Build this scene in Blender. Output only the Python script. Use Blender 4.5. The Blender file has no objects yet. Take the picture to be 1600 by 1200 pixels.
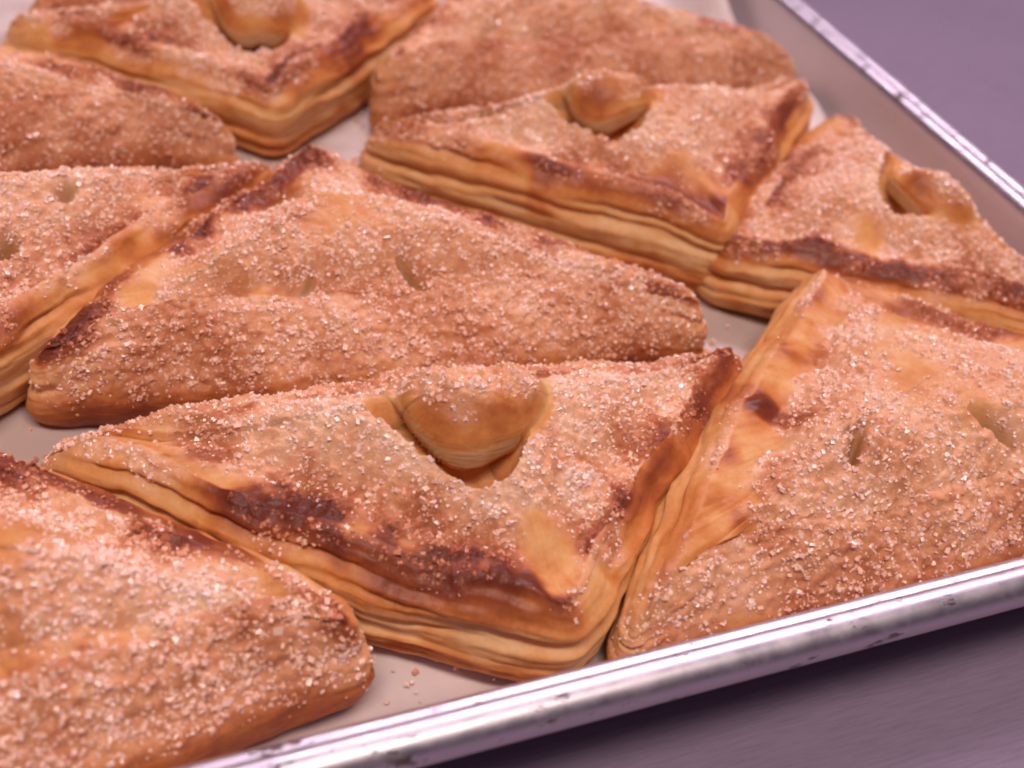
import bpy, math, random
import numpy as np
from mathutils import Matrix, Vector

# ------------------------------------------------------------------ camera
scene = bpy.context.scene
CAM_P = np.array([-0.08326, -0.22032, 0.21413]); YAW, DEP, ROLL = 0.4659, 0.6998, 0.1533
def cam_basis():
    f = np.array([math.sin(YAW)*math.cos(DEP), math.cos(YAW)*math.cos(DEP), -math.sin(DEP)])
    r = np.array([math.cos(YAW), -math.sin(YAW), 0.]); u = np.cross(r, f)
    return r*math.cos(ROLL)+u*math.sin(ROLL), -r*math.sin(ROLL)+u*math.cos(ROLL), f
cr, cu, cf = cam_basis()
cam_d = bpy.data.cameras.new("camera"); cam = bpy.data.objects.new("camera", cam_d)
scene.collection.objects.link(cam); scene.camera = cam
cam.matrix_world = Matrix(((cr[0], cu[0], -cf[0], CAM_P[0]), (cr[1], cu[1], -cf[1], CAM_P[1]), (cr[2], cu[2], -cf[2], CAM_P[2]), (0, 0, 0, 1)))
cam_d.sensor_width = 36; cam_d.lens = 36*1.2365; cam_d.clip_start = .005; cam_d.clip_end = 50
cam_d.dof.use_dof = True; cam_d.dof.focus_distance = 0.275; cam_d.dof.aperture_fstop = 11

# ------------------------------------------------------------------ light
world = bpy.data.worlds.new("World"); scene.world = world; world.use_nodes = True
bg = world.node_tree.nodes["Background"]
bg.inputs[1].default_value = .20
def room():
    # a plain kitchen: paler ceiling, darker walls
    nt = world.node_tree; tc = nt.nodes.new('ShaderNodeTexCoord'); sp = nt.nodes.new('ShaderNodeSeparateXYZ'); r = nt.nodes.new('ShaderNodeValToRGB')
    nt.links.new(tc.outputs['Generated'], sp.inputs[0]); nt.links.new(sp.outputs[2], r.inputs[0]); nt.links.new(r.outputs[0], bg.inputs[0])
    e = r.color_ramp.elements; e[0].position = .42; e[0].color = (.26, .17, .28, 1); e[1].position = .74; e[1].color = (.95, .72, .90, 1)
room()
def area(name, loc, target, sx, sy, power, col):
    d = bpy.data.lights.new(name, 'AREA'); d.shape = 'RECTANGLE'; d.size = sx; d.size_y = sy
    d.energy = power; d.color = col
    o = bpy.data.objects.new(name, d); scene.collection.objects.link(o); o.location = loc
    v = Vector(target)-Vector(loc)
    o.rotation_euler = v.to_track_quat('-Z', 'Y').to_euler()
    return o
area("ceiling_light_near", (-.20, -.42, 1.5), (0, 0, 0), 1.2, .25, 20.5, (1, .82, .74))
area("ceiling_light_far", (.72, .95, 1.33), (.05, .0, 0), 1.3, .24, 18.5, (1, .78, .96))
scene.view_settings.view_transform = 'Standard'; scene.view_settings.look = 'None'
scene.view_settings.exposure = 0.0; scene.view_settings.gamma = 1
scene.cycles.use_denoising = True
scene.cycles.max_bounces = 8
scene.cycles.filter_width = 2.0 if hasattr(scene.cycles, 'filter_width') else 1.5

# ------------------------------------------------------------------ noise
_rng = np.random.default_rng(7)
_perm = _rng.permutation(256); _perm = np.concatenate([_perm, _perm, _perm])
_g = _rng.normal(size=(256, 3)); _g /= np.linalg.norm(_g, axis=1)[:, None]
def noise(P):
    P = np.asarray(P, float) + 137.31
    i = np.floor(P).astype(int); f = P-i; i &= 255
    w = f*f*f*(f*(f*6-15)+10); out = 0.
    for dx in (0, 1):
        wx = w[:, 0] if dx else 1-w[:, 0]
        for dy in (0, 1):
            wy = w[:, 1] if dy else 1-w[:, 1]
            for dz in (0, 1):
                wz = w[:, 2] if dz else 1-w[:, 2]
                h = _perm[_perm[_perm[(i[:, 0]+dx) & 255]+((i[:, 1]+dy) & 255)]+((i[:, 2]+dz) & 255)]
                g = _g[h]
                out = out + wx*wy*wz*(g[:, 0]*(f[:, 0]-dx)+g[:, 1]*(f[:, 1]-dy)+g[:, 2]*(f[:, 2]-dz))
    return out*1.5
def fbm(P, n=3):
    s = 0; a = 1.
    for k in range(n):
        s = s+a*noise(np.asarray(P)*(2**k)+k*11.7); a *= .5
    return s
def sst(x, a, b):
    t = np.clip((x-a)/(b-a), 0, 1); return t*t*(3-2*t)
def gs(x, m, s): return np.exp(-((x-m)/s)**2)

# ------------------------------------------------------------------ materials
def new_mat(name):
    m = bpy.data.materials.new(name); m.use_nodes = True
    nt = m.node_tree; b = nt.nodes["Principled BSDF"]
    return m, nt, b
def N(nt, t, **kw):
    n = nt.nodes.new(t)
    for k, v in kw.items(): setattr(n, k, v)
    return n
def texnoise(nt, scale, detail=3, rough=.55, vec=None, stretch=None):
    tc = N(nt, 'ShaderNodeTexCoord'); n = N(nt, 'ShaderNodeTexNoise')
    n.inputs['Scale'].default_value = scale; n.inputs['Detail'].default_value = detail; n.inputs['Roughness'].default_value = rough
    if stretch:
        mp = N(nt, 'ShaderNodeMapping'); mp.inputs['Scale'].default_value = stretch
        nt.links.new(tc.outputs['Object'], mp.inputs[0]); nt.links.new(mp.outputs[0], n.inputs['Vector'])
    else: nt.links.new(tc.outputs['Object'], n.inputs['Vector'])
    return n
def math_(nt, op, a, b=None, clamp=False):
    n = N(nt, 'ShaderNodeMath', operation=op, use_clamp=clamp)
    for k, v in enumerate((a, b)):
        if v is None: continue
        if isinstance(v, (int, float)): n.inputs[k].default_value = v
        else: nt.links.new(v, n.inputs[k])
    return n.outputs[0]
def ramp(nt, fac, stops):
    r = N(nt, 'ShaderNodeValToRGB'); e = r.color_ramp.elements
    while len(e) < len(stops): e.new(.5)
    for k, (p, c) in enumerate(stops): e[k].position = p; e[k].color = (*c, 1)
    nt.links.new(fac, r.inputs[0]); return r.outputs[0]
def mixc(nt, f, a, b):
    n = N(nt, 'ShaderNodeMix', data_type='RGBA')
    for s, v in ((0, f), (6, a), (7, b)):
        if isinstance(v, (int, float)): n.inputs[s].default_value = v
        elif isinstance(v, tuple): n.inputs[s].default_value = (*v, 1)
        else: nt.links.new(v, n.inputs[s])
    return n.outputs[2]
def attr(nt, name):
    n = N(nt, 'ShaderNodeAttribute', attribute_name=name); return n.outputs['Fac']

BROWN = [(0, (.72, .45, .23)), (.16, (.68, .34, .125)), (.34, (.58, .215, .060)), (.52, (.40, .112, .030)), (.72, (.22, .048, .018)), (1, (.12, .024, .012))]
def make_crust():
    m, nt, b = new_mat("baked_puff_pastry")
    br = attr(nt, 'brown'); su = attr(nt, 'sugar')
    n1 = texnoise(nt, 260, 4, .6); n2 = texnoise(nt, 900, 3, .6)
    f = math_(nt, 'ADD', br, math_(nt, 'MULTIPLY', math_(nt, 'SUBTRACT', n1.outputs[0], .5), .30))
    f = math_(nt, 'ADD', f, math_(nt, 'MULTIPLY', math_(nt, 'SUBTRACT', n2.outputs[0], .5), .16), True)
    col = ramp(nt, f, BROWN)
    # thin melted sugar glaze between the crystals
    sc = ramp(nt, f, [(0, (.84, .54, .38)), (.28, (.72, .355, .20)), (.52, (.46, .150, .065)), (.75, (.25, .062, .030)), (1, (.13, .03, .018))])
    lamn = texnoise(nt, 1, 5, .72, stretch=(120, 120, 1500))
    geo = N(nt, 'ShaderNodeNewGeometry'); sx = N(nt, 'ShaderNodeSeparateXYZ'); nt.links.new(geo.outputs['Normal'], sx.inputs[0])
    steep = math_(nt, 'SUBTRACT', 1.05, math_(nt, 'MULTIPLY', math_(nt, 'ABSOLUTE', sx.outputs[2]), 1.9), True)
    nosug = math_(nt, 'MULTIPLY', math_(nt, 'SUBTRACT', 1.0, su, True), steep)
    f2 = math_(nt, 'ADD', f, math_(nt, 'MULTIPLY', math_(nt, 'MULTIPLY', math_(nt, 'SUBTRACT', lamn.outputs[0], .5), .62), nosug), True)
    col = ramp(nt, f2, BROWN)
    g = math_(nt, 'MULTIPLY', su, math_(nt, 'ADD', n2.outputs[0], .35), True)
    col = mixc(nt, g, col, sc)
    col = mixc(nt, attr(nt, 'raw'), col, (.36, .19, .115))
    nt.links.new(col, b.inputs['Base Color'])
    rr = math_(nt, 'SUBTRACT', .52, math_(nt, 'MULTIPLY', br, .22))
    nt.links.new(rr, b.inputs['Roughness'])
    b.inputs['Subsurface Weight'].default_value = .35
    b.inputs['Subsurface Radius'].default_value = (1, .42, .16); b.inputs['Subsurface Scale'].default_value = .0028
    b.inputs['Specular IOR Level'].default_value = .24
    bp = N(nt, 'ShaderNodeBump'); bp.inputs['Strength'].default_value = .55; bp.inputs['Distance'].default_value = .0006
    n3 = texnoise(nt, 1400, 3, .6)
    h = math_(nt, 'ADD', n1.outputs[0], math_(nt, 'MULTIPLY', n3.outputs[0], math_(nt, 'ADD', math_(nt, 'MULTIPLY', su, .8), .15)))
    h = math_(nt, 'ADD', h, math_(nt, 'MULTIPLY', math_(nt, 'MULTIPLY', lamn.outputs[0], 1.6), nosug))
    nt.links.new(h, bp.inputs['Height']); nt.links.new(bp.outputs[0], b.inputs['Normal'])
    return m
def make_sugar():
    m, nt, b = new_mat("coarse_sugar")
    br = attr(nt, 'brown')
    col = ramp(nt, br, [(0, (.95, .70, .60)), (.28, (.87, .54, .40)), (.48, (.68, .28, .155)), (.72, (.44, .13, .065)), (1, (.22, .05, .03))])
    nt.links.new(col, b.inputs['Base Color'])
    b.inputs['Roughness'].default_value = .16
    b.inputs['IOR'].default_value = 1.5
    b.inputs['Subsurface Weight'].default_value = 0; b.inputs['Subsurface Radius'].default_value = (1, .6, .4)
    return m
def make_metal(name, base, r0, r1, spots=False, stretch=(1, 1, 1), scale=30, metal=1, bump=.25):
    m, nt, b = new_mat(name); b.inputs['Metallic'].default_value = metal
    n = texnoise(nt, scale, 5, .65, stretch=stretch)
    r = N(nt, 'ShaderNodeMapRange'); r.inputs[1].default_value = .35; r.inputs[2].default_value = .7
    r.inputs[3].default_value = r0; r.inputs[4].default_value = r1
    nt.links.new(n.outputs[0], r.inputs[0]); nt.links.new(r.outputs[0], b.inputs['Roughness'])
    c = mixc(nt, n.outputs[0], base, tuple(x*.86 for x in base))
    if spots:
        s = texnoise(nt, 130, 5, .68, stretch=(.7, 2.2, 2.2))
        sp = ramp(nt, s.outputs[0], [(.58, (0, 0, 0)), (.63, (1, 1, 1))])
        c = mixc(nt, math_(nt, 'MULTIPLY', sp, .92), c, (.055, .018, .022))
        inv = math_(nt, 'SUBTRACT', 1.0, math_(nt, 'MULTIPLY', sp, .7)); nt.links.new(inv, b.inputs['Metallic'])
    nt.links.new(c, b.inputs['Base Color'])
    bp = N(nt, 'ShaderNodeBump'); bp.inputs['Strength'].default_value = bump; bp.inputs['Distance'].default_value = .0003
    n2 = texnoise(nt, 300, 4, .6); nt.links.new(n2.outputs[0], bp.inputs['Height']); nt.links.new(bp.outputs[0], b.inputs['Normal'])
    return m
M_CRUST = make_crust(); M_SUGAR = make_sugar()
M_PAN = make_metal("dull_aluminium", (.78, .70, .74), .50, .65, metal=.55, scale=25)
M_RIM = make_metal("scuffed_aluminium", (.74, .69, .73), .34, .50, True, (1, 1, 1), 160, bump=.10)
def make_table():
    m, nt, b = new_mat("brushed_steel"); b.inputs['Metallic'].default_value = 1
    n = texnoise(nt, 60, 5, .7, stretch=(1, 14, 1)); n2 = texnoise(nt, 7, 4, .6)
    r = N(nt, 'ShaderNodeMapRange'); r.inputs[3].default_value = .40; r.inputs[4].default_value = .54; b.inputs['Metallic'].default_value = .12; b.inputs['Specular IOR Level'].default_value = .08
    nt.links.new(n.outputs[0], r.inputs[0]); nt.links.new(r.outputs[0], b.inputs['Roughness'])
    c = mixc(nt, n2.outputs[0], (.29, .225, .31), (.21, .16, .23)); n6 = texnoise(nt, 90, 6, .8, stretch=(1, 16, 1)); c = mixc(nt, math_(nt, 'MULTIPLY', ramp(nt, n6.outputs[0], [(.42, (0, 0, 0)), (.62, (1, 1, 1))]), .35), c, (.13, .10, .14)); nt.links.new(c, b.inputs['Base Color'])
    bp = N(nt, 'ShaderNodeBump'); bp.inputs['Strength'].default_value = .3; bp.inputs['Distance'].default_value = .0003
    n3 = texnoise(nt, 220, 4, .6, stretch=(1, 9, 1)); nt.links.new(n3.outputs[0], bp.inputs['Height']); nt.links.new(bp.outputs[0], b.inputs['Normal'])
    return m
M_TABLE = make_table()
def make_paper():
    m, nt, b = new_mat("baking_parchment")
    n = texnoise(nt, 45, 4, .6); n2 = texnoise(nt, 14, 3, .5)
    c = mixc(nt, n.outputs[0], (.72, .62, .60), (.60, .50, .48))
    st = ramp(nt, n2.outputs[0], [(.47, (0, 0, 0)), (.55, (1, 1, 1))])
    c = mixc(nt, math_(nt, 'MULTIPLY', st, .6), c, (.36, .25, .20))
    nt.links.new(c, b.inputs['Base Color']); b.inputs['Roughness'].default_value = .42
    bp = N(nt, 'ShaderNodeBump'); bp.inputs['Strength'].default_value = .5; bp.inputs['Distance'].default_value = .002
    n5 = texnoise(nt, 60, 2, .4); n5.noise_type = 'RIDGED_MULTIFRACTAL'; nt.links.new(n5.outputs[0], bp.inputs['Height']); nt.links.new(bp.outputs[0], b.inputs['Normal'])
    return m
M_PAPER = make_paper()
def make_filling():
    m, nt, b = new_mat("apple_filling")
    n = texnoise(nt, 220, 3, .6)
    c = mixc(nt, n.outputs[0], (.42, .30, .12), (.22, .13, .05)); nt.links.new(c, b.inputs['Base Color'])
    b.inputs['Roughness'].default_value = .22; b.inputs['Subsurface Weight'].default_value = .2
    b.inputs['Subsurface Scale'].default_value = .002
    return m
M_FILL = make_filling()

# ------------------------------------------------------------------ mesh helpers
def mesh_obj(name, V, F, mat, parent=None, smooth=True, attrs=None):
    V = np.asarray(V, np.float32); F = np.asarray(F, np.int32); k = F.shape[1]
    me = bpy.data.meshes.new(name)
    me.vertices.add(len(V)); me.vertices.foreach_set('co', V.ravel())
    me.loops.add(F.size); me.loops.foreach_set('vertex_index', F.ravel())
    me.polygons.add(len(F)); me.polygons.foreach_set('loop_start', np.arange(0, F.size, k, dtype=np.int32))
    me.update(calc_edges=True)
    me.polygons.foreach_set('use_smooth', np.full(len(F), smooth))
    for a, v in (attrs or {}).items():
        at = me.attributes.new(a, 'FLOAT', 'POINT'); at.data.foreach_set('value', np.asarray(v, np.float32))
    me.materials.append(mat); me.update()
    o = bpy.data.objects.new(name, me); scene.collection.objects.link(o)
    if parent: o.parent = parent
    return o
def grid_faces(rows, cols, closed=True):
    r = np.arange(rows-1)[:, None]; c = np.arange(cols if closed else cols-1)[None, :]
    c2 = (c+1) % cols
    return np.stack([r*cols+c, r*cols+c2, (r+1)*cols+c2, (r+1)*cols+c], -1).reshape(-1, 4)
def tag(o, label=None, cat=None, group=None, kind=None):
    if label: o['label'] = label
    if cat: o['category'] = cat
    if group: o['group'] = group
    if kind: o['kind'] = kind
    return o
def vnormals(V, F):
    n = np.cross(V[F[:, 2]]-V[F[:, 0]], V[F[:, 3]]-V[F[:, 1]])
    out = np.zeros_like(V)
    for k in range(4): np.add.at(out, F[:, k], n)
    return out/np.maximum(np.linalg.norm(out, axis=1), 1e-12)[:, None]

# ------------------------------------------------------------------ setting: table
def table():
    V = np.array([(-3, -3, -.0015), (3, -3, -.0015), (3, 3, -.0015), (-3, 3, -.0015)])
    o = mesh_obj("table_surface", V, [[0, 1, 2, 3]], M_TABLE, smooth=False); tag(o, kind='structure')
table()

# ------------------------------------------------------------------ sheet pan
X0, X1, Y0, Y1 = -.262, .2055, -.1027, .36          # crest line of the rolled rim
def rrect(inset, rad, n=14):
    pts = []
    x0, x1, y0, y1 = X0+inset, X1-inset, Y0+inset, Y1-inset; r = max(rad-inset, .004)
    for cx, cy, a0 in ((x1-r, y0+r, -90), (x1-r, y1-r, 0), (x0+r, y1-r, 90), (x0+r, y0+r, 180)):
        for k in range(n+1):
            a = math.radians(a0+90*k/n); pts.append((cx+r*math.cos(a), cy+r*math.sin(a)))
    # subdivide the straight runs
    out = []
    for k in range(len(pts)):
        a = np.array(pts[k]); b = np.array(pts[(k+1) % len(pts)])
        m = 40 if k % (n+1) == n else 1
        for j in range(m): out.append(a+(b-a)*j/m)
    return np.array(out)
def sweep(name, prof, mat, parent, floor=False):
    rows = []
    for q, z in prof:
        p = rrect(q, .022)
        zz = z+0.00025*noise(np.c_[p*40, np.full(len(p), 3.)])
        rows.append(np.c_[p, zz])
    n = len(rows[0]); V = np.concatenate(rows); F = grid_faces(len(rows), n)
    if floor:
        c = np.array([[(X0+X1)/2, (Y0+Y1)/2, rows[-1][0, 2]]]); V = np.concatenate([V, c])
        b = (len(rows)-1)*n; ci = len(V)-1
        F = np.concatenate([F, [[b+k, b+(k+1) % n, ci, ci] for k in range(n)]])
        # last fan as degenerate quads is avoided: build it as triangles in a separate pass
        F = F[:-n]
        o = mesh_obj(name, V, F, mat, parent)
        import bmesh
        bm = bmesh.new(); bm.from_mesh(o.data); bm.verts.ensure_lookup_table()
        for k in range(n): bm.faces.new((bm.verts[b+k], bm.verts[b+(k+1) % n], bm.verts[ci]))
        bmesh.ops.recalc_face_normals(bm, faces=bm.faces); bm.to_mesh(o.data); bm.free()
        for p_ in o.data.polygons: p_.use_smooth = True
        return o
    return mesh_obj(name, V, F, mat, parent)
pan = bpy.data.objects.new("sheet_pan", None); scene.collection.objects.link(pan)
tag(pan, "silver aluminium sheet pan with stained rolled rim holding all the pastries", "sheet pan")
sweep("pan_tray", [(.0042, .0252), (.0050, .0240), (.0056, .020), (.0066, .012), (.0076, .005), (.0088, .0018), (.0108, .0003), (.014, 0), (.02, 0)], M_PAN, pan, True)
bead = [(.0052, .0240), (.0047, .0250), (.0038, .0257), (.0030, .0259), (.0022, .0257), (.0017, .0258)]
R = .0044
for k in range(27):
    a = math.radians(118-k*12); bead.append((-.0002-R*math.cos(a)*1.0, .0223+R*math.sin(a)))
sweep("rolled_rim", bead, M_RIM, pan)

# ------------------------------------------------------------------ parchment
def parchment():
    nx, ny = 240, 240
    x = np.linspace(X0+.0105, X1-.0118, nx); y = np.linspace(Y0+.0115, Y1-.012, ny)
    gx, gy = np.meshgrid(x, y); P = np.c_[gx.ravel(), gy.ravel(), np.zeros(nx*ny)]
    z = .0012+.0009*fbm(P*22, 2)
    z += .0011*np.clip(1-np.abs(noise(P*30+9))*7, 0, 1)**2*sst(noise(P*11+2), -.2, .4)
    curl = sst(P[:, 0], x[-1]-.016, x[-1])*(.35+.65*sst(noise(P*14+5), -.3, .4))
    z += curl*.0060 + .010*curl*gs(P[:, 1], .124, .012)*1.0+ .012*curl*gs(P[:, 1], .205, .02)
    curl2 = sst(-P[:, 1], -(y[0]+.012), -y[0]); z += curl2*.0030
    P[:, 2] = np.maximum(z, .0005)
    P[:, 0] -= curl*.001
    return tag(mesh_obj("parchment_sheet", P, grid_faces(ny, nx, False), M_PAPER), "off-white greasy parchment paper lining the pan beneath the pastries", "parchment paper")
parchment()

# ------------------------------------------------------------------ pastries
def outline(C, n, rc, bow, seed):
    """closed smooth outline of a triangle with rounded corners; equal arc steps"""
    C = [np.array(c, float) for c in C]; pts = []
    cen = sum(C)/3
    for k in range(3):
        p, c, q = C[k-1], C[k], C[(k+1) % 3]
        d1 = (p-c)/np.linalg.norm(p-c); d2 = (q-c)/np.linalg.norm(q-c)
        r = rc[k]; cosa = d1@d2; half = math.acos(np.clip(cosa, -1, 1))/2
        t = r/math.tan(half); t = min(t, .03)
        a, b = c+d1*t, c+d2*t
        for j in range(13):
            s = j/12; pts.append((1-s)**2*a+2*s*(1-s)*c+s*s*b)
        e = C[(k+1) % 3]
        nrm = np.array([(q-c)[1], -(q-c)[0]]); nrm /= np.linalg.norm(nrm)
        d1b = (c-q)/np.linalg.norm(c-q)
        pn = C[(k+2) % 3]; d2b = (pn-q)/np.linalg.norm(pn-q); hb = math.acos(np.clip(d1b@d2b, -1, 1))/2
        t2 = min(rc[(k+1) % 3]/math.tan(hb), .03)
        e1 = q+d1b*t2
        for j in range(1, 40):
            s = j/40; pts.append(b+(e1-b)*s+nrm*bow[k]*math.sin(math.pi*s)**1)
    pts = np.array(pts); q = np.vstack([pts, pts[:1]])
    L = np.r_[0, np.cumsum(np.linalg.norm(np.diff(q, axis=0), axis=1))]
    s = np.linspace(0, L[-1], n, endpoint=False)
    out = np.c_[np.interp(s, L, q[:, 0]), np.interp(s, L, q[:, 1])]
    tg = np.roll(out, -1, 0)-np.roll(out, 1, 0)
    for _ in range(3): tg = (np.roll(tg, 1, 0)+tg+np.roll(tg, -1, 0))/3
    tg /= np.linalg.norm(tg, axis=1)[:, None]; nr = np.c_[tg[:, 1], -tg[:, 0]]
    wob = .0011*noise(np.c_[out*55, np.full(n, seed*3.1)])+.0006*noise(np.c_[out*170, np.full(n, seed*1.7)])
    return out+nr*wob[:, None], nr, L[-1]

def seg_dist(P, a, b):
    a = np.array(a); b = np.array(b); d = b-a
    t = np.clip(((P-a)@d)/(d@d), 0, 1)
    return np.linalg.norm(P-(a+t[:, None]*d), axis=1), t

def pastry(C, label, seed, n=560, ms=28, mt=80, h=.026, hc=(.6, .6, .6), dome=.008, rc=(.008, .008, .008), bow=(0, 0, 0),
           vent=None, ebare=(0, 0, 0), slits=(), ncry=5175, toast=0., bare=(), dark=(), top=None, lean=.001, grooves=(.42,), edge_brown=(1, 1, 1), size=.00045, thick=(), fold=2, fa=.013, swell=.0045, flap_h=.0042):
    """C: corners counter-clockwise. vent=(tip, axis direction, half width, length)"""
    cen0 = np.array(C, float).mean(0)
    root = bpy.data.objects.new("apple_turnover", None); scene.collection.objects.link(root)
    root.location = (cen0[0], cen0[1], .0015)
    tag(root, label, "turnover", "sugared apple turnovers on the sheet pan")
    C = [np.array(c, float)-cen0 for c in C]
    loc = lambda p: np.array(p, float)-cen0
    B, NR, peri = outline(C, n, rc, bow, seed)
    # incentre
    l = [np.linalg.norm(C[(k+1) % 3]-C[(k+2) % 3]) for k in range(3)]
    I = sum(l[k]*C[k] for k in range(3))/sum(l)
    dcorner = np.array([np.linalg.norm(B-c, axis=1) for c in C])
    ztop = np.full(n, h)
    for k in range(3): ztop = ztop-h*(1-hc[k])*np.exp(-(dcorner[k]/.0145)**1.7)
    ztop = ztop+.0022*noise(np.c_[B*40, np.full(n, seed*7.)])+.0010*noise(np.c_[B*120, np.full(n, seed*5.)])+.0004*noise(np.c_[B*330, np.full(n, seed*5.)])
    # which edge each outline vertex belongs to
    ed = np.array([seg_dist(B, C[k], C[(k+1) % 3])[0] for k in range(3)]); eid = ed.argmin(0)
    s_arc = np.arange(n)/n*peri
    ring = np.c_[np.cos(2*np.pi*np.arange(n)/n), np.sin(2*np.pi*np.arange(n)/n)]*peri/(2*np.pi)
    rows = []; A_b = []; A_s = []
    gw = np.array(list(grooves)+[.20, .31, .54, .74, .82])
    eb = np.array(edge_brown)[eid]
    for _ in range(12): eb = (np.roll(eb, 1)+eb+np.roll(eb, -1))/3
    fw = (eid == fold).astype(float)
    for _ in range(int(.5*(n/28)**2)): fw = (np.roll(fw, 1)+fw+np.roll(fw, -1))/3
    fac = fa*(1-.75*np.exp(-(dcorner.min(0)/.023)**2)); rrc = 1-.6*np.exp(-(dcorner.min(0)/.012)**2)
    # side wall: cut layered edges, and the rounded folded edge
    for i in range(ms):
        v = i/(ms-1)
        vw = v+.10*noise(np.c_[ring*11, np.full(n, seed*1.9)])+.04*noise(np.c_[ring*34, np.full(n, seed*2.9)])
        def n4(f, g, o): return noise(np.c_[ring*f+o, vw*g])
        lam = n4(20, 6., seed*9)*.7+n4(38, 16., seed*3)*.75+n4(60, 34., 4)*.55+n4(200, 26., 8)*.25
        big = n4(38, 2.0, seed*5)
        off = .0014*gs(vw, .20, .20)+.0016*gs(vw, .66, .24)-lean*v+.0013*big+.0022*math.sin(min(v*1.1, 1)*math.pi)
        lip = .0012*noise(np.c_[ring*18, np.full(n, seed*2.+1)])
        off = off+lip*gs(v, .18, .2)
        for gi, g in enumerate(gw):
            gv = g+.09*noise(np.c_[ring*14, np.full(n, seed*4.+gi*3)])
            dep = (.0024 if gi < len(grooves) else .0017)*sst(noise(np.c_[ring*(15 if gi < len(grooves) else 26), np.full(n, seed*6.+gi*5)]), -.15, .35)
            off = off-dep*gs(v, gv, .05 if gi < len(grooves) else .026)
        off = off+.0009*lam
        # base tuck and rounded top edge
        off = off-.0022*(1-v/.12)**2*(v < .12)
        rr = .0062; e = np.clip((v-.68)/.32, 0, 1); off = off-rr*rrc*(1-np.sqrt(np.clip(1-e*e*.93, 0, 1)))
        z = ztop*v+.0003*lam
        th = v*math.pi/2
        th *= .84
        offf = .0012*math.sin(min(v*2, 1)*math.pi)-fac*(1-math.cos(th))/(1-math.cos(.84*math.pi/2))-.0015*(1-v/.1)*(v < .1)+.0004*lam
        zf = ztop*(math.sin(th)/math.sin(.84*math.pi/2))**.9+.0002*lam
        off = off*(1-fw)+offf*fw; z = z*(1-fw)+zf*fw
        xy = B+NR*off[:, None]
        rows.append(np.c_[xy, np.maximum(z, 0.0)])
        bb = .08+.13*lam+.10*big+.18*sst(fbm(np.c_[ring*60+9, np.full(n, v*1.3)], 3), .1, .6)+.10*sst(v, .5, .8)+(.42*eb)*sst(noise(np.c_[ring*34, np.full(n, seed+4.)]), -.45, .35)*sst(v+.10*noise(np.c_[ring*60, np.full(n, seed+2.)]), .80, .98)
        bb = bb+.20*gs(v, .22, .12)*sst(noise(np.c_[ring*25, np.full(n, seed+8.)]), -.3, .4)+.30*sst(.14-v, 0, .14)
        nbf = fbm(np.c_[ring*55, np.full(n, v*1.5+seed)], 3)+.5*noise(np.c_[ring*24, np.full(n, v*1.1+seed)])
        bb = bb*(1-fw)+fw*(.33+toast+.19*nbf+.30*gs(v, .12, .2))
        A_b.append(bb); A_s.append(.9*sst(v+.22*noise(np.c_[ring*50, np.full(n, seed+1.)])+.10*noise(np.c_[ring*150, np.full(n, seed+1.)]), .86, 1.0)*(1-fw)+fw*sst(v+.14*nbf, .16, .42))
    last = rows[-1]
    zlast = last[:, 2]
    # top rings
    for j in range(0, mt):
        w = (j/mt)
        w = w**.92
        xy = last[:, :2]*(1-w)+I*w
        rows.append(np.c_[xy, np.zeros(n)])
    P = np.concatenate(rows[ms:]); XY = P[:, :2]
    d3 = np.array([np.abs(np.cross(C[(k+1) % 3]-C[k], XY-C[k]))/np.linalg.norm(C[(k+1) % 3]-C[k]) for k in range(3)])
    d = d3.min(0); dsm = -np.log(np.exp(-d3*220).sum(0))/220
    dsm = np.maximum(dsm, 0)
    zl = np.tile(zlast, mt)
    S3 = lambda f, o=0.: np.c_[XY*f, np.full(len(XY), seed*3.7+o)]
    Z = zl*(1-sst(d, .004, .024))+h*sst(d, .004, .024)
    fwt = np.tile(fw, mt)
    ridge = (1-fwt)*(.7+1.2*noise(S3(60, 12)))
    Z = Z+ridge*(.0012*gs(d, .0050, .0035)-.0014*gs(d, .012, .006))      # raised crust edge
    Z = Z+dome*sst(dsm, .006, .027)*(.6)+dome*.85*(1-np.exp(-np.maximum(d3[fold]-fa*.9, 0)/.009))*(1-.55*sst(d3[fold], .024, .050))*sst(np.delete(d3, fold, 0).min(0), .006, .03)
    if top:                                             # extra bumps: (x, y, height, radius)
        for (bx, by, bh, brd) in top:
            q = XY-loc((bx, by)); Z = Z+bh*np.exp(-(q**2).sum(1)/brd**2)
    amp = sst(d, 0, .008)
    Z = Z+amp*(.0016*noise(S3(38, 1))+.0010*noise(S3(95, 2)))
    # browning of the top
    nb = fbm(S3(55, 4), 3); nb2 = fbm(S3(160, 6), 2)
    b = .27+toast+.15*nb+.09*nb2
    ebt = np.tile(eb, mt)
    b = b+ebt*(.36*gs(d, .003, .0055)*sst(nb, -.5, .4)+.20*gs(d, .008, .008)*sst(nb, -.3, .4))
    for k in range(3):
        dc = np.linalg.norm(XY-C[k], axis=1); b = b+.22*np.exp(-(dc/.016)**2)*edge_brown[k]
    s = sst(fbm(S3(42, 9), 2)+.75, 0.0, .55)*np.maximum(sst(d+.003*nb, .0005, .006), fwt)
    s = np.clip(s, 0, 1)
    nb3 = fbm(S3(90, 14), 3)
    for k in range(3):
        if ebare[k]: s = s*sst(d3[k]+.006*nb3, ebare[k]-.001, ebare[k]+.001); b = b-.10*sst(-d3[k], -ebare[k], 0)
    for (bx, by, brd) in bare:
        q = XY-loc((bx, by)); m = np.exp(-(q**2).sum(1)/brd**2)+.55*nb3; m = sst(m, .35, .85)*np.exp(-((q**2).sum(1)/(1.9*brd)**2)**3)
        s = s*(1-m); b = b*(1-m)+m*(.24+.16*nb2+.10*nb)
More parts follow.
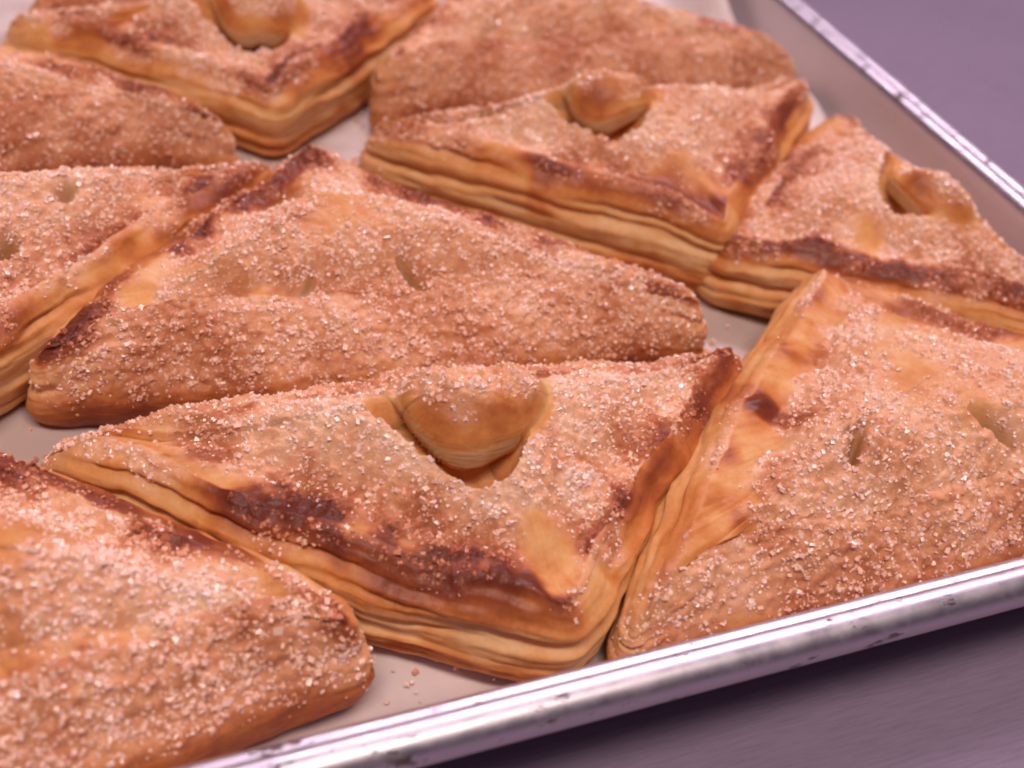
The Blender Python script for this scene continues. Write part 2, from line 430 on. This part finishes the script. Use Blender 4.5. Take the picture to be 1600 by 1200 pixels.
    for (bx, by, brd, am) in dark:
        dd = seg_dist(XY, loc(bx), loc(by))[0]; b = b+am*sst(np.exp(-(dd/brd)**2)+.45*nb+.35*nb2, .30, .95)*np.exp(-(dd/(1.9*brd))**4)
    for (bx, by, brd) in thick:
        q = XY-loc((bx, by)); m = sst(np.exp(-(q**2).sum(1)/brd**2)+.25*nb, .3, .6); s = np.maximum(s, m*1.5); b = b-m*.25; Z = Z+.0010*m
    raw = np.zeros(len(XY)); XYs = XY.copy(); flap_mask = np.zeros(len(XY), bool)
    if vent is None: vents = []
    else: vents = [vent]
    for (tip, ax, hw, ln) in vents:
        tip = loc(tip); ax = np.array(ax, float); ax /= np.linalg.norm(ax); px = np.array([-ax[1], ax[0]])
        q = XY-tip; a = -(q@ax); c_ = q@px               # a: distance back from the tip, c_: across
        wid = hw*np.clip((a+.001)/ln, 0, 1)**.62*1.05+.0005
        inside = np.minimum(wid-np.abs(c_), a)+.0006*nb2
        gap = ln*.22; cs = c_-hw*.16; af = a-gap
        La = ln*.50; W = hw*.77
        e = (np.abs(cs/W)**2.3+(np.maximum(gap+La-a, 0)/La)**2.3)**(1/2.3)
        fl = (1-e)*min(La, W)+.0008*noise(S3(110, 21))
        back = 1-sst(a, ln*.62, ln*.98)
        gl = np.clip(.85*(inside-np.minimum(fl, 0)), .0010, .0050)
        uf = np.clip(-fl/gl, 0, 1)
        ptm = sst(inside, -.0010, .0022)*back*np.interp(uf, [0, .15, .45, .6, .7, .85, 1], [0, .13, .47, .55, .75, 1, 1])
        Z = Z+swell*np.exp(-((a-ln*1.25)**2+c_**2)/(.026**2))      # swelling behind the flap
        flz = sst(fl, -.0003, .0080)**.5*(1-sst(a, ln*.75, ln*1.9))
        flm = sst(fl, -.0002, .0006)*(1-sst(a, ln*.9, ln*1.5))
        Z = Z+flz*flap_h*(1+.35*noise(S3(120, 22)))+flm*.0003*noise(S3(300, 23))
        Z = Z-ptm*.0098
        fcen = tip-ax*(gap+ln*.45)+px*hw*.10; tw = fcen-XY; tw = tw/np.maximum(np.linalg.norm(tw, axis=1), 1e-6)[:, None]
        hshift = uf*gl-np.interp(uf, [0, .15, .45, .6, .7, .85, 1], [0, .0005, .0003, -.0030, -.0042, -.0010, 1.])*np.where(uf < .999, 1, 0)
        hshift = np.where(uf >= .85, (1-(uf-.85)/.15)*(.85*gl+.0010), hshift)*sst(inside, 0, .0015)*back*(fl < 0)
        XYs = XYs+tw*hshift[:, None]
        flap_mask = (fl > -gl*.62)*(a < ln*1.05)*(a > 0)
        b = b-.10*gs(inside, -.002, .0022)
        s = s*(1-sst(inside, -.002, .0005)*sst(ptm, 0, .12))
        rim_f = gs(fl, .0030, .0026)*back
        frontal = 1-sst(a, ln*.38, ln*.80)
        s = s*(1-sst(.40+.5*nb-a/ln, -.1, .15)*sst(fl, -.001, .001))*(1-sst(gs(fl, 0, .002)*back, .2, .6))
        b = b*(1-flm*frontal*.6)+flm*frontal*.6*(.30+.16*nb)+.20*rim_f*frontal*(.6+1.6*nb)
        b = b*(1-ptm)+ptm*(.26+.2*nb2)
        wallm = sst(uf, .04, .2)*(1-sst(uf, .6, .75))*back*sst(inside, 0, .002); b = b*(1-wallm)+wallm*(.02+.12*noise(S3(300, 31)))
        raw = np.maximum(raw, sst(ptm, .6, 1)*.2)
    for (p0, p1, dp, wd) in slits:
        ds, t = seg_dist(XY, loc(p0), loc(p1)); m = np.exp(-(ds/(wd*.7))**2)*np.clip(4*t*(1-t), 0, 1)
        Z = Z-dp*2.2*m; b = b*(1-m)+m*.02; raw = np.maximum(raw, m*.9); s = s*(1-sst(m, .15, .5))
        Z = Z+.0008*gs(ds, wd*2.0, wd*.8)
    rr0 = np.linalg.norm(XY-np.tile(last[:, :2], (mt, 1)), axis=1)
    dz0 = zlast-Z[:n]; dzs = dz0.copy()
    for _ in range(int(.35*(n/28)**2)): dzs = (np.roll(dzs, 1)+dzs+np.roll(dzs, -1))/3
    Z = Z+np.tile(dzs, mt)*np.exp(-(rr0/.017)**2)+np.tile(dz0-dzs, mt)*np.exp(-(rr0/.0045)**2)
    b = b-.05*np.clip(s, 0, 1)
    # granular sugar crust
    gran = noise(S3(900, 3))
    gr2 = noise(S3(480, 5))
    Z = Z+np.minimum(s, 1)*(.00050*gran+.00110*gr2)
    P[:, :2] = XYs; P[:, 2] = Z; P = P[n:]; flap_mask = flap_mask[n:].astype(bool); b = b[n:]; s = s[n:]; raw = raw[n:]
    A_b = np.concatenate(A_b+[b]); A_s = np.concatenate(A_s+[s])
    V = np.concatenate(rows[:ms]+[P])
    ks = ms*n; Vs = V[:ks].copy(); q = Vs*1.0+seed*.037
    gd = np.clip(A_s[:ks], 0, 1)*(.00050*noise(q*900)+.00110*noise(q*480+3))+np.tile(fw, ms)*.0011*noise(q*75+7)
    gd = gd*sst(np.repeat(np.arange(ms)/(ms-1), n), .02, .2)
    Nf = np.c_[np.tile(NR, (ms, 1))*.75, np.full(ks, .65)]
    V[:ks] = Vs+Nf*gd[:, None]
    vr = np.repeat(np.arange(ms)/(ms-1), n)
    for (bx, by, brd, am) in dark:
        dd = seg_dist(Vs[:, :2], loc(bx), loc(by))[0]; A_b[:ks] = A_b[:ks]+am*sst(np.exp(-(dd/brd)**2)+.5*noise(Vs*110), .25, .9)*sst(vr+.12*noise(Vs*70), .62, .88)
    # closing centre cap
    F = grid_faces(ms+mt-1, n)
    cz = V[-n:, 2].mean(); V = np.vstack([V, [I[0], I[1], cz]]); A_b = np.r_[A_b, A_b[-1]]; A_s = np.r_[A_s, A_s[-1]]; A_r = np.r_[np.zeros(ms*n), raw, 0]
    b0 = (ms+mt-2)*n; ci = len(V)-1
    idx = np.arange(0, n, 2)
    capF = np.stack([b0+idx, b0+idx+1, b0+(idx+2) % n, np.full(len(idx), ci)], -1)
    F = np.concatenate([F, capF])
    # smooth detail shift on the normals of the side walls and corners
    fm = np.r_[np.zeros(ms*n, bool), flap_mask, False]
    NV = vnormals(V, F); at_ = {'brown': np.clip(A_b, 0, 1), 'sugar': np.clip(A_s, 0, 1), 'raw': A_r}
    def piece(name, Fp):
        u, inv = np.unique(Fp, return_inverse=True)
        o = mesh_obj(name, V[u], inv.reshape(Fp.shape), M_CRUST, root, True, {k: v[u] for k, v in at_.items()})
        o.data.normals_split_custom_set_from_vertices(NV[u].tolist()); return o
    ff = fm[F].all(1)
    if ff.any(): piece("vent_flap", F[ff])
    piece("crust", F[~ff])
    for (tip, ax, hw, ln) in vents:
        tip = loc(tip); ax = np.array(ax, float); ax /= np.linalg.norm(ax); px = np.array([-ax[1], ax[0]])
        # filling
        k = 60; g1, g2 = np.meshgrid(np.linspace(-1, 1, k), np.linspace(-1, 1, k))
        fx = g1.ravel()*hw*.55; fa = (g2.ravel()*.5+.5)*ln*.42+.002
        zz = h+dome*.62-.0086+.0011*fbm(np.c_[fx*190, fa*190, np.full(k*k, seed)], 2)
        zz = zz-.006*sst(np.abs(g1.ravel()), .75, 1)
        Vp = np.c_[tip-ax*fa[:, None]+px*fx[:, None], zz]
        fo = mesh_obj("filling", Vp, grid_faces(k, k, False), M_FILL, root); tag(fo, "pale amber apple filling seen through the vent")
    # sugar crystals
    rs = np.random.default_rng(seed*13+1)
    # probability per vertex ~ sugar * local area
    cellA = np.linalg.norm(np.cross(V[F[:, 2]]-V[F[:, 0]], V[F[:, 3]]-V[F[:, 1]]), axis=1)
    VV, NN, BB = V, NV, A_b
    fs = A_s[F].mean(1); clump = sst(noise(np.c_[V[F[:, 0]][:, :2]*300, np.full(len(F), seed*1.)]), -.5, .5)
    wgt = cellA*np.clip(fs, 0, 1.4)**1.3*(.35+clump)
    cdf = np.cumsum(wgt); pick = np.searchsorted(cdf, rs.random(ncry)*cdf[-1]); pick = np.minimum(pick, len(F)-1)
    ua, ub = rs.random((2, ncry))[:, :, None]
    q = V[F[pick]]; pos = (q[:, 0]*(1-ua)+q[:, 1]*ua)*(1-ub)+(q[:, 3]*(1-ua)+q[:, 2]*ua)*ub
    nrm = NV[F[pick, 0]]; bb = A_b[F[pick, 0]]; ss = fs[pick]
    crystals("sugar_crystals", pos, nrm, bb, rs, size, root, ss)
    return root

CUBE = np.array([(-1, -1, -1), (1, -1, -1), (1, 1, -1), (-1, 1, -1), (-1, -1, 1), (1, -1, 1), (1, 1, 1), (-1, 1, 1)], float)*.8
CUBEF = np.array([(0, 3, 2, 1), (4, 5, 6, 7), (0, 1, 5, 4), (1, 2, 6, 5), (2, 3, 7, 6), (3, 0, 4, 7)])
def crystals(name, pos, nrm, bb, rs, size, parent, ss=None):
    m = len(pos)
    ax = rs.normal(size=(m, 4)); ax /= np.linalg.norm(ax, axis=1)[:, None]
    w, x, y, z = ax.T
    Rm = np.stack([np.stack([1-2*(y*y+z*z), 2*(x*y-z*w), 2*(x*z+y*w)], -1), np.stack([2*(x*y+z*w), 1-2*(x*x+z*z), 2*(y*z-x*w)], -1), np.stack([2*(x*z-y*w), 2*(y*z+x*w), 1-2*(x*x+y*y)], -1)], 1)
    sz = size*np.clip(rs.lognormal(-.15, .42, m), .4, 1.8)
    if ss is not None: sz = sz*(.75+.3*np.clip(ss, 0, 1.3))
    sc = sz[:, None]*np.c_[rs.uniform(.7, 1.25, m), rs.uniform(.55, 1., m), rs.uniform(.4, .8, m)]
    loc = CUBE[None]*(1+rs.uniform(-.28, .12, (m, 8, 1)))*sc[:, None]
    W = np.einsum('mij,mkj->mki', Rm, loc)+(pos+nrm*(sz*rs.uniform(-.6, .25, m))[:, None])[:, None]
    V = W.reshape(-1, 3); F = (CUBEF[None]+np.arange(m)[:, None, None]*8).reshape(-1, 4)
    b = np.repeat(np.clip(bb*.86-.10+rs.normal(0, .05, m), 0, 1), 8)
    o = mesh_obj(name, V, F, M_SUGAR, parent, False, {'brown': b}); tag(o, kind='stuff')
    return o

HI = dict(n=780, ms=52, mt=104)
MD = dict(n=560, ms=38, mt=82)
LO = dict(n=440, ms=24, mt=64)
# corners counter-clockwise seen from above; edge k runs from corner k to k+1
pastry([(.0045, -.0890), (.0865, -.0165), (-.092, -.005)],
       "large central turnover with a big raised round flap over its wide open vent", 1, **HI, h=.0262, hc=(.88, .95, .50), dome=.0085,
       rc=(.012, .008, .004), vent=((-.0010, -.0560), (.06, -1), .0198, .029), flap_h=.0062, ncry=9200, bow=(-.001, .008, .0045), grooves=(.42, .66), fold=1,
       bare=[(.008, -.072, .009), (-.068, -.020, .010)], thick=[(.018, -.060, .006)],
       dark=[((-.050, -.040), (-.037, -.052), .0060, .50), ((-.030, -.064), (.002, -.085), .0080, .48), ((.022, -.073), (.076, -.024), .0050, .28)])
pastry([(.0880, -.0030), (-.004, .090), (-.091, .015)],
       "crusty sugared turnover directly behind the large central one, with two small closed slits", 2, **HI, h=.026, hc=(.85, 1.05, .8), dome=.0085,
       rc=(.006, .012, .006), slits=[((-.027, .016), (-.017, .026), .0020, .0016), ((.003, .027), (.0085, .016), .0020, .0018)], ncry=11500, toast=.02, bow=(.001, .003, .006), bare=[(-.060, .030, .006)], fa=.018,
       dark=[((-.089, .016), (-.078, .020), .010, .55), ((-.078, .026), (-.030, .066), .006, .18), ((.0, .088), (.06, .018), .004, .18)])
pastry([(.100, .0250), (.181, .107), (.012, .105)],
       "sugared turnover with small raised flap, its long layered side above the slit turnover", 3, **MD, h=.0285, hc=(.85, .92, .7), dome=.0085,
       rc=(.007, .008, .005), vent=((.0850, .0650), (.06, -1), .0180, .024), ncry=9200, bow=(0, .004, 0), grooves=(.36, .62), toast=.02, fold=1,
       bare=[(.026, .097, .008)],
       dark=[((.040, .080), (.096, .030), .0045, .20), ((.110, .036), (.165, .090), .006, .22)])
pastry([(.190, .119), (.094, .208), (.022, .127)],
       "slightly blurred turnover at the top of the pan touching the right wall, no flap", 4, **LO, h=.0295, hc=(.8, .8, .85), dome=.0085,
       rc=(.007, .009, .010), slits=[((.083, .134), (.088, .142), .002, .0016)], ncry=6324, toast=.06, edge_brown=(.6, .8, 1), fa=.015)
pastry([(.195, -.038), (.180, .093), (.095, .027)],
       "turnover at the right wall of the pan with round flap and dark glossy blistered edge", 5, **MD, h=.0255, hc=(.8, .95, .78), dome=.0070,
       rc=(.007, .012, .007), vent=((.1475, .0205), (-1, -.28), .0190, .027), ncry=10350, bow=(0, 0, .001), grooves=(.5,), fold=0, bare=[(.166, .083, .007)],
       dark=[((.138, .066), (.150, .076), .0055, .40), ((.098, .028), (.178, -.022), .0055, .42)])
pastry([(.215, -.089), (.117, .007), (.0115, -.0900)],
       "turnover in the right front corner with a smooth unsugared golden left border", 6, **HI, h=.0260, hc=(.7, 1.0, .5), dome=.0075,
       rc=(.010, .005, .006), slits=[((.0765, -.071), (.0825, -.0625), .0034, .0018), ((.113, -.062), (.122, -.073), .0026, .0022)], ncry=9200, bow=(.002, .003, .001),
       ebare=(0, .0115, 0), bare=[(.040, -.076, .014), (.092, -.022, .008)], edge_brown=(.8, .5, .15),
       dark=[((.0745, -.050), (.070, -.044), .0045, .32), ((.064, -.064), (.052, -.078), .0075, .22)])
pastry([(-.008, .0885), (-.187, .100), (-.106, .010)],
       "turnover at the left edge with a sharp pointed right corner above a long layered side", 7, **MD, h=.0260, hc=(.82, .8, .9), dome=.0085,
       rc=(.004, .006, .007), slits=[((-.090, .046), (-.083, .0515), .004, .0022), ((-.073, .061), (-.068, .068), .0022, .0022)], ncry=12074, toast=.03, grooves=(.4, .7), fold=0, bow=(.004, 0, 0),
       dark=[((-.012, .083), (-.100, .016), .005, .20)])
pastry([(-.015, .1125), (-.105, .182), (-.186, .108)],
       "turnover piece at the upper left edge, wedged between two layered neighbours", 8, **LO, h=.0270, hc=(.65, .8, .8), dome=.008,
       rc=(.004, .008, .008), ncry=6899, toast=.06, edge_brown=(1, .8, 1), bow=(.003, 0, 0))
pastry([(-.005, .1230), (.077, .190), (-.086, .191)],
       "turnover at the top left with a raised flap and deep pale layered side", 9, **MD, h=.0275, hc=(.9, .8, .6), dome=.0070,
       rc=(.007, .006, .006), vent=((-.0030, .1440), (.05, -1), .0180, .024), ncry=9200, toast=.02, grooves=(.38, .64), edge_brown=(1, 1, 1), fold=1, bow=(0, .004, 0),
       dark=[((-.060, .166), (-.008, .126), .0055, .28), ((.0, .130), (.04, .160), .006, .30)])
pastry([(-.020, -.0815), (-.114, .003), (-.205, -.088)],
       "turnover in the bottom left corner heavily crusted with coarse sugar, dark rounded right end", 10, **HI, h=.0260, hc=(.85, .8, .8), dome=.0085,
       rc=(.012, .008, .008), ncry=12074, bow=(.001, 0, .008), toast=.01, size=.00052, edge_brown=(1, .9, .6), fa=.016, bare=[(-.048, -.066, .006)],
       dark=[((-.036, -.086), (-.050, -.099), .012, .55), ((-.100, -.010), (-.060, -.048), .0055, .28)])
pastry([(.068, .203), (-.004, .275), (-.076, .200)],
       "browned turnover barely seen at the very top left behind the flapped one", 11, **LO, h=.0255, hc=(.7, .8, .7), dome=.007,
       rc=(.007, .008, .006), ncry=2875, toast=.12)

# loose crumbs of sugar and pastry on the parchment
def crumbs():
    rs = np.random.default_rng(5); pos = []
    for (x, y, r, m) in ((-.090, .000, .006, 26), (-.086, .004, .004, 14), (.088, -.012, .010, 20), (.015, .115, .010, 14), (-.02, -.085, .012, 16), (.012, -.089, .005, 12)):
        pos.append(np.c_[x+rs.normal(0, r, m), y+rs.normal(0, r*.5, m), np.full(m, .0022)])
    pos.append(np.c_[rs.uniform(-.12, .2, 1500), rs.uniform(-.10, .20, 1500), np.full(1500, .0022)])
    pos = np.concatenate(pos); pos = pos[(pos[:, 1] > -.088) & (pos[:, 0] < .19)]
    o = crystals("crumbs", pos, np.tile([0, 0, 1.], (len(pos), 1)), rs.uniform(0, .7, len(pos)), rs, .0007, None)
    tag(o, "loose sugar grains and crumbs scattered on the bare parchment", "crumbs")
crumbs()
